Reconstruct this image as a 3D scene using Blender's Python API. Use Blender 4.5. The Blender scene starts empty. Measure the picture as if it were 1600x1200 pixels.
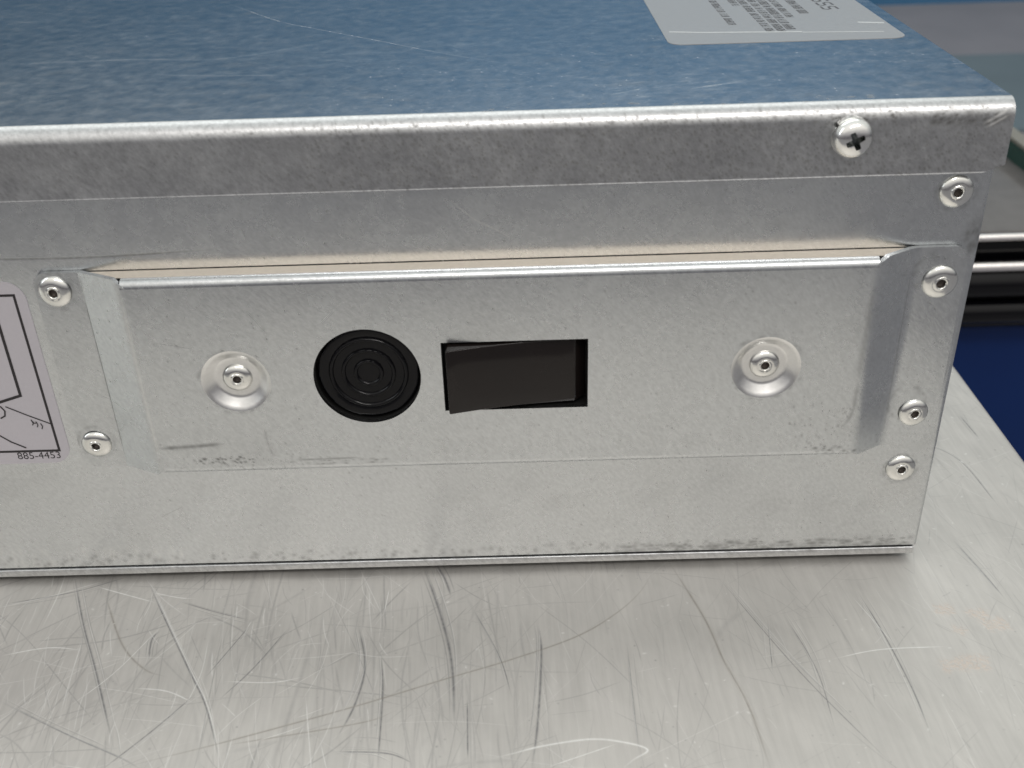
import bpy, bmesh, math, random
import numpy as np
from mathutils import Vector, Matrix

S = bpy.context.scene
COL = S.collection
R = math.radians
K = 0.001          # all lengths below are millimetres

# ------------------------------------------------------------------ camera
CAM_POS = (-0.090453, -0.193212, 0.163845)
CAM_RIGHT = (0.999548, -0.005658, -0.029514)
CAM_UP = (0.028310, 0.506801, 0.861598)
CAM_FWD = (-0.010083, 0.862044, -0.506733)
CAM_LENS = 37.3617
cam = bpy.data.cameras.new('camera')
cam.sensor_width = 36.0
cam.lens = CAM_LENS
cam.clip_start = 0.005
cam.clip_end = 60
cam.dof.use_dof = True
cam.dof.focus_distance = 0.240
cam.dof.aperture_fstop = 27
camo = bpy.data.objects.new('camera', cam)
COL.objects.link(camo)
r_, u_, f_ = Vector(CAM_RIGHT), Vector(CAM_UP), Vector(CAM_FWD)
mm = Matrix((r_, u_, -f_)).transposed().to_4x4()
mm.translation = Vector(CAM_POS)
camo.matrix_world = mm
S.camera = camo

# ------------------------------------------------------------------ world
w = bpy.data.worlds.new('World')
S.world = w
w.use_nodes = True
nt = w.node_tree
bg = nt.nodes['Background']
tc = nt.nodes.new('ShaderNodeTexCoord')
sep = nt.nodes.new('ShaderNodeSeparateXYZ')
nt.links.new(tc.outputs['Generated'], sep.inputs[0])
ramp = nt.nodes.new('ShaderNodeValToRGB')
mr = nt.nodes.new('ShaderNodeMapRange')
mr.inputs['From Min'].default_value = -1
mr.inputs['From Max'].default_value = 1
nt.links.new(sep.outputs['Z'], mr.inputs['Value'])
nt.links.new(mr.outputs[0], ramp.inputs[0])
e = ramp.color_ramp.elements
e[0].position = 0.0; e[0].color = (0.05, 0.045, 0.045, 1)
e[1].position = 1.0; e[1].color = (0.98, 1.0, 0.98, 1)
for p, c in ((0.48, (0.10, 0.10, 0.11, 1)), (0.56, (0.30, 0.31, 0.32, 1)), (0.64, (0.46, 0.47, 0.47, 1)), (0.74, (0.78, 0.80, 0.77, 1))):
    q = e.new(p); q.color = c
ms = nt.nodes.new('ShaderNodeMapRange'); ms.interpolation_type = 'SMOOTHSTEP'   # the open shop in front of the bench is warmer and brighter
ms.inputs['From Min'].default_value = 0.05; ms.inputs['From Max'].default_value = -0.55
nt.links.new(sep.outputs['Y'], ms.inputs['Value'])
wm = nt.nodes.new('ShaderNodeMix'); wm.data_type = 'RGBA'; wm.blend_type = 'MULTIPLY'
nt.links.new(ms.outputs[0], wm.inputs[0]); nt.links.new(ramp.outputs[0], wm.inputs[6])
wm.inputs[7].default_value = (1.33, 1.26, 1.24, 1)
nt.links.new(wm.outputs[2], bg.inputs[0])
bg.inputs[1].default_value = 0.89

# ------------------------------------------------------------------ lamps (shop ceiling lights and two added lamps)
def area(name, loc, target, sx, sy, power, col):
    l = bpy.data.lights.new(name, 'AREA')
    l.shape = 'RECTANGLE'; l.size = sx; l.size_y = sy; l.energy = power; l.color = col
    o = bpy.data.objects.new(name, l); COL.objects.link(o)
    o.location = loc
    o.rotation_euler = (Vector(target) - Vector(loc)).to_track_quat('-Z', 'Y').to_euler()
    return o
area('ceiling_light_over_bench', (-0.3, 1.5, 2.1), (-0.1, 0.1, 0), 2.8, 1.6, 16, (0.98, 1.0, 0.98))
area('ceiling_light_behind', (0.3, -1.3, 1.9), (-0.1, 0, 0), 1.6, 0.16, 15, (1.0, 0.95, 0.92))
area('added_light_left', (-2.2, -0.6, 1.3), (-0.2, 0, 0), 0.25, 1.5, 5.2, (0.90, 0.97, 1.0))  # added side lamp, brightens the left of the case
area('added_light_by_wall', (0.6, 3.6, 2.8), (0.4, 5.8, 1.9), 3.4, 0.5, 36, (0.95, 0.98, 1.0))  # added lamp, lights the blue wall mirrored in the lid

vs = S.view_settings
vs.view_transform = 'Standard'; vs.look = 'None'; vs.exposure = 0; vs.gamma = 1
vs.use_curve_mapping = False

# ------------------------------------------------------------------ generated wear maps (front one also carries painted light)
rng = np.random.default_rng(7)
PX = 0.1   # mm per pixel

def splat(a, pts, width, amp, x0, y0):
    """draw a soft polyline (mm) into array a[row=y, col=x]"""
    H, W = a.shape
    pts = np.array(pts, float)
    # smooth by Catmull-Rom
    if len(pts) > 2:
        P = np.vstack([2*pts[0]-pts[1], pts, 2*pts[-1]-pts[-2]])
        out = []
        for i in range(1, len(P)-2):
            t = np.linspace(0, 1, 12, endpoint=False)[:, None]
            a0, a1, a2, a3 = P[i-1], P[i], P[i+1], P[i+2]
            out.append(0.5*((2*a1)+(-a0+a2)*t+(2*a0-5*a1+4*a2-a3)*t*t+(-a0+3*a1-3*a2+a3)*t**3))
        pts = np.vstack(out+[pts[-1:]])
    seg = np.hypot(*np.diff(pts, axis=0).T)
    L = np.concatenate([[0], np.cumsum(seg)])
    n = max(3, int(L[-1]/PX*1.6))
    s = np.linspace(0, L[-1], n)
    x = (np.interp(s, L, pts[:, 0])-x0)/PX
    y = (np.interp(s, L, pts[:, 1])-y0)/PX
    u = s/L[-1]
    taper = np.clip(np.minimum(u, 1-u)*5, 0.12, 1)
    rough = 0.82+0.18*np.interp(s, np.linspace(0, L[-1], max(4, n//9)), rng.random(max(4, n//9))*2-0.6)
    sg = max(0.5, width/PX*0.42)
    k = int(math.ceil(sg*2.2))
    for dx in range(-k, k+1):
        for dy in range(-k, k+1):
            ix = np.floor(x).astype(int)+dx; iy = np.floor(y).astype(int)+dy
            d2 = (ix-x+.5)**2+(iy-y+.5)**2
            v = amp*taper*rough*np.exp(-d2/(2*(sg*(0.55+0.45*taper))**2))
            ok = v > 0.003
            np.maximum.at(a, (iy[ok] % H, ix[ok] % W), v[ok])

def make_image(name, chans):
    H, W = chans[0].shape
    buf = np.ones((H, W, 4), np.float32)
    for i, c in enumerate(chans):
        buf[..., i] = np.clip(c, 0, 1)
    img = bpy.data.images.new(name, W, H, alpha=False)
    img.colorspace_settings.name = 'Non-Color'
    img.pixels.foreach_set(buf.ravel())
    img.update(); img.pack()
    return img

def blobs(a, n, xr, yr, rr, amp, x0, y0, stretch=1.0, ang=0.0):
    H, W = a.shape
    for _ in range(n):
        cx = (rng.uniform(*xr)-x0)/PX; cy = (rng.uniform(*yr)-y0)/PX
        r = rng.uniform(*rr)/PX; am = rng.uniform(0.4, 1)*amp
        k = int(r*2.5*stretch)+2
        X, Y = np.meshgrid(np.arange(-k, k+1), np.arange(-k, k+1))
        ag = rng.uniform(0, 3.14) if ang is None else ang
        c, s = math.cos(ag), math.sin(ag)
        U = (X*c+Y*s)/stretch; V = -X*s+Y*c
        g = am*np.exp(-(U*U+V*V)/(2*(r*0.5)**2))
        iy = (int(cy)+Y) % H; ix = (int(cx)+X) % W
        np.maximum.at(a, (iy, ix), g)

# --- table: R dark scratches, G bright scratches, B brown residue
TX0, TX1, TY0, TY1 = -230, 60, -75, 95
tW, tH = int((TX1-TX0)/PX), int((TY1-TY0)/PX)
tR = np.zeros((tH, tW), np.float32); tG = tR.copy(); tB = tR.copy()
SCRATCHES = [
    ('d',1.2,[(-198.3, 2.2), (-189.7, -16.0), (-182.4, -29.8), (-172.1, -50.3)]),
    ('w',0.6,[(-179.8, -0.3), (-171.9, -13.6), (-161.9, -30.5), (-156.1, -40.3), (-149.7, -55.3)]),
    ('d',0.9,[(-180.1, -0.3), (-172.4, -13.6), (-162.3, -30.5), (-156.5, -40.3), (-150.0, -55.3)]),
    ('d',1.6,[(-115.4, 2.3), (-111.4, -10.7), (-108.1, -23.9), (-106.6, -34.2), (-105.8, -47.7)]),
    ('d',1.4,[(-112.1, 2.2), (-109.8, -3.1), (-108.1, -9.1)]),
    ('d',1.2,[(-128.3, -17.3), (-125.4, -29.9), (-126.2, -40.5), (-128.8, -49.3)]),
    ('d',0.9,[(-122.4, -26.3), (-120.9, -37.2), (-120.0, -56.2)]),
    ('d',0.8,[(-103.5, -39.5), (-102.9, -55.5)]),
    ('b',0.7,[(-171.5, -57.1), (-168.0, -54.7), (-150.8, -49.4), (-126.7, -41.3), (-107.7, -34.1), (-94.4, -29.2), (-80.5, -23.0), (-71.6, -16.4), (-65.2, -9.3), (-60.5, -0.6)]),
    ('w',0.8,[(-173.1, -34.6), (-165.8, -35.7), (-159.4, -39.0)]),
    ('w',0.9,[(-205.1, -24.3), (-195.5, -22.2), (-187.4, -23.2)]),
    ('w',0.8,[(-191.6, -2.4), (-183.0, -5.8), (-175.5, -8.7)]),
    ('w',0.7,[(-178.1, -4.9), (-170.8, -7.1), (-167.0, -7.5)]),
    ('w',0.7,[(-154.4, -33.4), (-144.3, -34.0), (-137.8, -32.7)]),
    ('d',0.8,[(-199.8, -37.2), (-183.4, -46.0), (-169.8, -52.7), (-164.6, -55.9)]),
    ('b',0.8,[(-188.3, -5.6), (-179.6, -21.4), (-172.4, -29.2), (-166.7, -31.8)]),
    ('d',0.7,[(-211.8, -7.9), (-196.2, -4.2), (-183.7, 1.4)]),
    ('d',0.6,[(-170.4, -8.4), (-160.7, -12.4), (-152.1, -15.4)]),
    ('d',0.6,[(-152.0, -15.8), (-158.7, -32.4)]),
    ('d',0.7,[(-143.5, -17.7), (-149.1, -30.0), (-154.5, -38.7)]),
    ('d',0.7,[(-173.6, -56.3), (-165.6, -45.8), (-159.1, -35.9)]),
    ('d',0.8,[(-129.0, -52.4), (-118.5, -53.1), (-112.7, -55.9)]),
    ('w',0.5,[(-185.5, -40.2), (-178.3, -29.9), (-171.6, -14.7)]),
    ('d',1.0,[(-172.2, -26.4), (-173.2, -20.6), (-172.2, -17.7)]),
    ('b',0.9,[(-57.3, 1.1), (-52.1, -18.1), (-50.1, -30.7), (-47.3, -43.9), (-46.2, -59.4)]),
    ('d',0.8,[(-16.4, -11.2), (-14.7, -24.4), (-13.7, -39.9), (-14.0, -52.2)]),
    ('d',0.9,[(11.3, 5.8), (13.9, -7.0), (15.2, -14.5)]),
    ('d',1.2,[(-88.7, -17.8), (-88.1, -27.5), (-89.4, -46.6), (-90.9, -58.1)]),
    ('w',1.2,[(-98.2, -54.9), (-94.5, -53.9), (-88.3, -52.2), (-79.0, -50.9), (-72.3, -52.0), (-68.6, -53.8), (-71.5, -56.0), (-74.1, -58.3)]),
    ('w',0.6,[(-87.9, -57.3), (-74.2, -52.1)]),
    ('d',0.5,[(-34.5, -17.8), (-31.5, -34.1), (-31.8, -50.0)]),
    ('d',0.5,[(-69.7, -25.3), (-70.1, -42.3), (-70.3, -55.7)]),
    ('w',0.7,[(-27.6, -31.5), (-16.8, -29.1), (-2.6, -28.7)]),
    ('d',0.5,[(-46.9, -4.5), (-35.0, -34.9), (-23.1, -59.4)]),
    ('d',0.5,[(-38.4, -19.6), (-40.6, -34.7)]),
    ('w',0.5,[(-122.9, -14.4), (-122.5, -5.9)]),
    ('d',0.6,[(-103.6, -12.0), (-97.1, -28.1), (-94.4, -39.8)]),
    ('d',0.8,[(32.9, 60.6), (33.9, 49.0)]),
    ('d',0.7,[(17.9, 48.3), (24.9, 38.7), (27.1, 19.0)]),
    ('b',0.6,[(-150.6, -50.2), (-124.9, -45.5), (-117.6, -42.4)]),
    ('w',0.4,[(-18.2, -12.2), (-13.2, -28.3)]),
]
for kind, wd, pts in SCRATCHES:
    if kind == 'd':
        splat(tR, pts, wd*0.34, 0.85, TX0, TY0)
        for _ in range(3):
            ox, oy = rng.normal(0, .8, 2); k0 = rng.uniform(0, .3)
            q = np.array(pts, float); q = q[0]+(q-q[0])*(1-k0)+np.array([ox, oy])
            splat(tR, q, wd*0.16, rng.uniform(.15, .5), TX0, TY0)
            if rng.random() < .5: splat(tG, q+.15, wd*0.12, rng.uniform(.2, .5), TX0, TY0)
    if kind == 'w': splat(tG, pts, wd*0.30, 0.85, TX0, TY0)
    if kind == 'b':
        splat(tR, pts, wd*0.34, 0.42, TX0, TY0); splat(tB, pts, wd*0.6, 0.6, TX0, TY0)
def rnd_scratch(arr, n, lr, wr, ar, angs, xr=(TX0, TX1), yr=(TY0, TY1)):
    for _ in range(n):
        a = rng.normal(*angs[rng.integers(len(angs))])
        L = lr[0]*(lr[1]/lr[0])**rng.random()
        cx, cy = rng.uniform(*xr), rng.uniform(*yr)
        cv = rng.normal(0, 0.03)*L
        dx, dy = math.cos(a), math.sin(a)
        pts = [(cx-dx*L/2, cy-dy*L/2), (cx-dy*cv, cy+dx*cv), (cx+dx*L/2, cy+dy*L/2)]
        splat(arr, pts, rng.uniform(*wr), rng.uniform(*ar), TX0, TY0)
A = [(R(97), .12), (R(97), .12), (R(60), .35), (R(120), .3), (R(25), .6)]
rnd_scratch(tR, 1500, (3, 40), (.08, .22), (.05, .34), A)
rnd_scratch(tR, 60, (6, 40), (.5, 1.6), (.04, .16), A)
rnd_scratch(tR, 90, (10, 45), (.12, .5), (.08, .34), [(R(93), .07)], (-150, -90), (-75, -10))
rnd_scratch(tG, 480, (3, 35), (.08, .16), (.06, .35), A)
rnd_scratch(tR, 170, (8, 40), (.15, .4), (.15, .42), A, (-215, -90), (-75, 0))
rnd_scratch(tR, 26, (14, 45), (.3, .9), (.10, .24), A, (-215, -90), (-75, 0))
rnd_scratch(tG, 170, (5, 30), (.1, .22), (.2, .6), A, (-215, -120), (-75, 0))
blobs(tR, 500, (TX0, TX1), (TY0, TY1), (.12, .4), .45, TX0, TY0)
blobs(tG, 420, (TX0, TX1), (TY0, TY1), (.10, .35), .6, TX0, TY0, 1.8, None)
blobs(tR, 120, (TX0, TX1), (TY0, TY1), (.5, 1.6), .10, TX0, TY0, 2.5, R(95))
glue = np.zeros_like(tB)
for gx, gy, gr, n in ((1.2, -33.4, 3.2, 46), (-3.4, -34.0, 2.2, 20), (10, -22.4, 2.4, 34), (7.5, -19, 2.0, 16), (0.7, -17.5, 2.2, 16), (2, -24, 1.4, 8)):
    blobs(glue, n*3, (gx-gr, gx+gr), (gy-gr*.6, gy+gr*.6), (.2, .7), .8, TX0, TY0, 2.2, None)
IMG_T = make_image('table_wear', (tR, tG, np.clip(tB, 0, 1)))
IMG_G = make_image('table_residue', (glue, glue, glue))

# (sheet metal maps follow)
# --- sheet metal front: R dark grime plus painted shade, G bright scratches plus painted highlights (x, z)
FX0, FX1, FZ0, FZ1 = -235, 10, -5, 115
fW, fH = int((FX1-FX0)/PX), int((FZ1-FZ0)/PX)
fR = np.zeros((fH, fW), np.float32); fG = fR.copy(); fB = fR.copy()
D = R(125)
blobs(fR, 1500, (-130, 1), (94, 107), (.16, .42), .55, FX0, FZ0, 1.5, D)
blobs(fR, 700, (-210, 1), (94, 107), (.14, .36), .38, FX0, FZ0, 1.5, D)
blobs(fR, 90, (-150, 0), (103.5, 106.5), (.2, .5), .60, FX0, FZ0, 1.6, 0.2)
blobs(fR, 26, (-33, -20), (104.6, 105.6), (.25, .5), .9, FX0, FZ0, 1.5, 0.2)
blobs(fR, 60, (-14, 0), (103.6, 105.6), (.3, .8), .8, FX0, FZ0, 1.8, 0.5)
blobs(fR, 20, (-3, 0), (78, 84), (.5, 1.4), .55, FX0, FZ0, 1.5, 1.3)
blobs(fR, 700, (FX0, 1), (4, 93), (.12, .34), .30, FX0, FZ0, 1.4, D)
blobs(fG, 500, (FX0, 1), (4, 107), (.08, .2), .30, FX0, FZ0, 1.4, D)
blobs(fR, 60, (FX0, 1), (8, 92), (1.5, 5), .07, FX0, FZ0, 1.6, .3)
# grime along the bottom fold and under the cover plate
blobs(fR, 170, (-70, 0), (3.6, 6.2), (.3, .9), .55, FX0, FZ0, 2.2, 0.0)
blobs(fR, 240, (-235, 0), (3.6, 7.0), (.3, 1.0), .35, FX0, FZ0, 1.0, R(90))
blobs(fG, 90, (-220, -170), (4, 9.0), (.3, .8), .35, FX0, FZ0, 2.4, R(90))
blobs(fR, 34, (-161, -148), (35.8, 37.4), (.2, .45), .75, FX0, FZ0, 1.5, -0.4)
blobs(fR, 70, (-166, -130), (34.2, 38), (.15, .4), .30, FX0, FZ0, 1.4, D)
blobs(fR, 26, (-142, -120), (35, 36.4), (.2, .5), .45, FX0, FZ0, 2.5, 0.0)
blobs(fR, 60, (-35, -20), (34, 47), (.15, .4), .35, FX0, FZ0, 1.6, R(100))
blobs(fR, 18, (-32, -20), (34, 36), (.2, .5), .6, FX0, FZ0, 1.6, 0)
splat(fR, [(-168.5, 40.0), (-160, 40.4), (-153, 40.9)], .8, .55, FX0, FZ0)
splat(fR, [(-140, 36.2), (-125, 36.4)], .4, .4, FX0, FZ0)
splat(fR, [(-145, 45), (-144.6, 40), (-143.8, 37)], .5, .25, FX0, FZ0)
splat(fR, [(-215, 82.2), (-192, 82.0), (-173.6, 81.9), (-149, 82.8)], .35, .50, FX0, FZ0)
splat(fR, [(-24, 40), (-22, 44), (-21.6, 52)], .8, .30, FX0, FZ0)
splat(fR, [(-21.8, 50), (-21.5, 74)], 1.2, .25, FX0, FZ0)
splat(fG, [(-104, 92), (-99, 87.5), (-94.5, 85), (-91, 83)], .22, .5, FX0, FZ0)
splat(fG, [(-4.5, 103.5), (-0.2, 106.0)], .5, .9, FX0, FZ0)
splat(fG, [(-4.0, 102.7), (0.2, 105.2)], .4, .8, FX0, FZ0)
for rx_, rz_ in ((-6.6, 90.2), (-7.3, 25.9), (-9, 73.5), (-9.3, 43.6), (-182.9, 75.5), (-182.8, 39.5), (-149, 55.9), (-40.9, 55.6), (-28.4, 101.5)):
    for _ in range(26):
        a = rng.uniform(0, 6.28); r0 = rng.normal(3.75, .22) if rx_ not in (-149, -40.9) else rng.normal(7.3, .25)
        blobs(fR, 1, (rx_+r0*math.cos(a)-.05, rx_+r0*math.cos(a)+.05), (rz_+r0*math.sin(a)-.05, rz_+r0*math.sin(a)+.05), (.25, .7), .30, FX0, FZ0, 2.0, a+1.57)
for _ in range(70):
    cx, cz = rng.uniform(FX0, 0), rng.uniform(6, 106); a = rng.uniform(0, 3.14); L = rng.uniform(1, 9)
    splat(fG if rng.random() < .6 else fR, [(cx, cz), (cx+L*math.cos(a), cz+L*math.sin(a))], .12, rng.uniform(.1, .35), FX0, FZ0)
# painted light: bright bend and tab edge, shaded creases and tab outlines
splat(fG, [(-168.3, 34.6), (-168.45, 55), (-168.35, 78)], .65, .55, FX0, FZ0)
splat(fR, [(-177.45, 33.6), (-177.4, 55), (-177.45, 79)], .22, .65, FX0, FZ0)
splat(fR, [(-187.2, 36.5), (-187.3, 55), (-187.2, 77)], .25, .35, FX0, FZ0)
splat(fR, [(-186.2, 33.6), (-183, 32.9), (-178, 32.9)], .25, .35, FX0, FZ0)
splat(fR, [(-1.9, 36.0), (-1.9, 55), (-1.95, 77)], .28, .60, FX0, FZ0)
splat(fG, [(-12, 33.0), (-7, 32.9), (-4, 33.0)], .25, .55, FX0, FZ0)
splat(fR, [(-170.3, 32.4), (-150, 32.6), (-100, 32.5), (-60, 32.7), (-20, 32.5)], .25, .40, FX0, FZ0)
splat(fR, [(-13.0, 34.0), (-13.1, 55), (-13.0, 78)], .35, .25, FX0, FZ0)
IMG_F = make_image('front_wear_and_light', (fR, fG, fB))

# --- lid top (x, y)
LX0, LX1, LY0, LY1 = -235, 10, -5, 145
lW, lH = int((LX1-LX0)/PX), int((LY1-LY0)/PX)
lR = np.zeros((lH, lW), np.float32); lG = lR.copy(); lB = lR.copy()
for wd, am, pts in ((.5, .55, [(-173.4, 120.7), (-151.4, 90.1), (-139.7, 78.6), (-120.6, 61.5), (-107.9, 49.8), (-90.8, 36.0)]),
                (1.2, .28, [(-206.3, 50.6), (-177.6, 51.7), (-155.5, 50.0), (-132.9, 63.8)]),
                (1.0, .28, [(-167.6, 36.9), (-151.9, 34.5), (-135.3, 33.0)]),
                (.6, .5, [(-1.5, 25.7), (2, 25.6)]), (.7, .6, [(-56.9, 12.8), (-49.5, 15.7), (-44.9, 17.1)]),
                (.6, .5, [(-72.6, 10.1), (-64.7, 14.6)])):
    splat(lG, pts, wd, am, LX0, LY0)
blobs(lG, 700, (-130, 1), (4, 60), (.14, .34), .60, LX0, LY0, 1.7, R(130))
blobs(lG, 300, (-235, 1), (4, 140), (.12, .3), .5, LX0, LY0, 1.5, R(130))
blobs(lG, 46, (-80, -40), (8, 26), (.3, .9), .35, LX0, LY0, 3.5, .25)
blobs(lG, 26, (-150, -90), (12, 60), (.4, 1.6), .18, LX0, LY0, 6, .05)
blobs(lR, 26, (-110, -20), (1.5, 5.5), (.25, .6), .7, LX0, LY0, 1.5, 0.)
blobs(lR, 160, (-235, 1), (4, 140), (.6, 3), .12, LX0, LY0, 1.5, 0.3)
for _ in range(60):
    cx, cz = rng.uniform(LX0, 0), rng.uniform(4, 120); a = rng.uniform(0, 3.14); L = rng.uniform(2, 14)
    splat(lG, [(cx, cz), (cx+L*math.cos(a), cz+L*math.sin(a))], .14, rng.uniform(.08, .3), LX0, LY0)
IMG_L = make_image('lid_wear', (lR, lG, lB))

# ------------------------------------------------------------------ materials
def newmat(name):
    m = bpy.data.materials.new(name); m.use_nodes = True
    t = m.node_tree
    return m, t, t.nodes['Principled BSDF']
def N(t, kind, **kw):
    n = t.nodes.new(kind)
    for k, v in kw.items(): setattr(n, k, v)
    return n
def mix(t, fac, a, b):
    n = N(t, 'ShaderNodeMix', data_type='RGBA')
    for s, v in ((0, fac), (6, a), (7, b)):
        if hasattr(v, 'is_output'): t.links.new(v, n.inputs[s])
        else: n.inputs[s].default_value = v if s == 0 else (*v, 1)
    return n.outputs[2]
def math_(t, op, a, b=0.0, c=None):
    n = N(t, 'ShaderNodeMath', operation=op)
    for i, v in enumerate((a, b, c)):
        if v is None: continue
        if hasattr(v, 'is_output'): t.links.new(v, n.inputs[i])
        else: n.inputs[i].default_value = v
    return n.outputs[0]
def noise(t, vec, scale, detail=3, rough=.55, sc=(1, 1, 1), rot=(0, 0, 0)):
    m0 = N(t, 'ShaderNodeMapping'); m0.inputs['Rotation'].default_value = rot; t.links.new(vec, m0.inputs[0])
    mp = N(t, 'ShaderNodeMapping'); mp.inputs['Scale'].default_value = sc; t.links.new(m0.outputs[0], mp.inputs[0])
    n = N(t, 'ShaderNodeTexNoise'); n.inputs['Scale'].default_value = scale
    n.inputs['Detail'].default_value = detail; n.inputs['Roughness'].default_value = rough
    t.links.new(mp.outputs[0], n.inputs['Vector'])
    return n.outputs['Fac']
def wear_uv(t, axes, x0, x1, y0, y1, img, ext='CLIP'):
    g = N(t, 'ShaderNodeNewGeometry'); s = N(t, 'ShaderNodeSeparateXYZ'); t.links.new(g.outputs['Position'], s.inputs[0])
    u = math_(t, 'MULTIPLY_ADD', s.outputs['X'], 1/((x1-x0)*K), -x0/(x1-x0))
    v = math_(t, 'MULTIPLY_ADD', s.outputs[axes], 1/((y1-y0)*K), -y0/(y1-y0))
    c = N(t, 'ShaderNodeCombineXYZ'); t.links.new(u, c.inputs[0]); t.links.new(v, c.inputs[1])
    outs = []
    for im in img:
        i = N(t, 'ShaderNodeTexImage', image=im, extension=ext); t.links.new(c.outputs[0], i.inputs[0])
        q = N(t, 'ShaderNodeSeparateColor'); t.links.new(i.outputs['Color'], q.inputs[0])
        outs += [q.outputs[0], q.outputs[1], q.outputs[2]]
    return g.outputs['Position'], outs

def sheet_mat(name, axis, img, rect, wav=.25, mott=.14, grain=.40, smudge=.22,  base=(.60, .62, .63), rough=.27, dark=(.10, .095, .09), metallic=1.0, bump=.4):
    m, t, p = newmat(name)
    pos, (r, g, b) = wear_uv(t, axis, *rect, [img])
    big = noise(t, pos, 22, 4, .6)
    mid = noise(t, pos, 260, 4, .6)
    rot = (0, R(38), 0) if axis == 'Z' else (0, 0, R(38))
    st = (1, 1, .5) if axis == 'Z' else (1, .4, 1)
    fine = noise(t, pos, 1500, 2, .7, st, rot)
    k = math_(t, 'MULTIPLY_ADD', big, .16, .92)
    k = math_(t, 'MULTIPLY_ADD', math_(t, 'SUBTRACT', mid, .5), mott, k)
    k = math_(t, 'MULTIPLY_ADD', math_(t, 'SUBTRACT', fine, .5), grain, k)
    c = N(t, 'ShaderNodeVectorMath', operation='SCALE'); c.inputs[0].default_value = base; t.links.new(k, c.inputs['Scale'])
    col = mix(t, r, c.outputs[0], dark)
    col = mix(t, math_(t, 'MULTIPLY', g, .7), col, (.88, .88, .86))
    t.links.new(col, p.inputs['Base Color'])
    p.inputs['Metallic'].default_value = metallic
    ro = math_(t, 'MULTIPLY_ADD', mid, .16, rough-.08)
    ro = math_(t, 'MULTIPLY_ADD', math_(t, 'SUBTRACT', big, .5), smudge, ro)
    ro = math_(t, 'MULTIPLY_ADD', r, .25, ro)
    ro = math_(t, 'MULTIPLY_ADD', g, .12, ro)
    t.links.new(ro, p.inputs['Roughness'])
    h = math_(t, 'MULTIPLY_ADD', fine, .6, math_(t, 'MULTIPLY', mid, wav))
    h = math_(t, 'SUBTRACT', h, math_(t, 'MULTIPLY', r, .5))
    bp = N(t, 'ShaderNodeBump'); bp.inputs['Strength'].default_value = bump; bp.inputs['Distance'].default_value = 0.00008
    t.links.new(h, bp.inputs['Height']); t.links.new(bp.outputs[0], p.inputs['Normal'])
    return m

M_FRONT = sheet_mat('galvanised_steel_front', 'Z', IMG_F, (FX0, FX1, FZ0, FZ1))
M_LID = sheet_mat('galvanised_steel_lid_top', 'Y', IMG_L, (LX0, LX1, LY0, LY1), base=(.58, .60, .61), bump=.2, rough=.21, wav=.02, mott=.05, grain=.42, smudge=.05)
M_FLAP = sheet_mat('stained_galvanised_steel_flap', 'Z', IMG_F, (FX0, FX1, FZ0, FZ1), base=(.53, .54, .545), rough=.34, grain=.75)

def table_mat():
    m, t, p = newmat('scratched_steel_worktop')
    pos, (r, g, b, gl, _, _) = wear_uv(t, 'Y', TX0, TX1, TY0, TY1, [IMG_T, IMG_G], 'REPEAT')
    big = noise(t, pos, 16, 4, .6)
    brush = noise(t, pos, 900, 3, .6, (1, .05, 1), (0, 0, R(-2)))
    brush2 = noise(t, pos, 260, 3, .6, (1, .10, 1), (0, 0, R(4)))
    sm = noise(t, pos, 90, 4, .65, (1, .5, 1), (0, 0, R(-20)))
    k = math_(t, 'MULTIPLY_ADD', big, .20, .88)
    k = math_(t, 'MULTIPLY_ADD', math_(t, 'SUBTRACT', brush, .5), .22, k)
    k = math_(t, 'MULTIPLY_ADD', math_(t, 'SUBTRACT', brush2, .5), .13, k)
    k = math_(t, 'MULTIPLY_ADD', math_(t, 'SUBTRACT', sm, .5), .34, k)
    c = N(t, 'ShaderNodeVectorMath', operation='SCALE'); c.inputs[0].default_value = (.60, .585, .555); t.links.new(k, c.inputs['Scale'])
    col = mix(t, math_(t, 'MULTIPLY', r, .9), c.outputs[0], (.16, .16, .17))
    col = mix(t, math_(t, 'MULTIPLY', b, .5), col, (.30, .25, .18))
    col = mix(t, math_(t, 'MULTIPLY', g, .9), col, (.92, .92, .90))
    gn = noise(t, pos, 1300, 3, .7)
    gl = math_(t, 'MULTIPLY', gl, math_(t, 'MINIMUM', math_(t, 'MAXIMUM', math_(t, 'MULTIPLY_ADD', gn, 6.0, -2.3), 0.0), 1.0))
    col = mix(t, gl, col, (.60, .52, .45))
    t.links.new(col, p.inputs['Base Color'])
    t.links.new(math_(t, 'SUBTRACT', .76, math_(t, 'MULTIPLY', gl, .8)), p.inputs['Metallic'])
    ro = math_(t, 'MULTIPLY_ADD', brush2, .12, .44)
    ro = math_(t, 'MULTIPLY_ADD', sm, .10, ro)
    ro = math_(t, 'MULTIPLY_ADD', gl, .3, ro)
    t.links.new(ro, p.inputs['Roughness'])
    h = math_(t, 'MULTIPLY_ADD', brush, .5, math_(t, 'MULTIPLY', sm, .6))
    h = math_(t, 'SUBTRACT', h, math_(t, 'MULTIPLY', math_(t, 'ADD', r, g), .5))
    h = math_(t, 'MULTIPLY_ADD', gl, 2.0, h)
    bp = N(t, 'ShaderNodeBump'); bp.inputs['Strength'].default_value = .3; bp.inputs['Distance'].default_value = 0.00012
    t.links.new(h, bp.inputs['Height']); t.links.new(bp.outputs[0], p.inputs['Normal'])
    return m
M_TABLE = table_mat()

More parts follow.
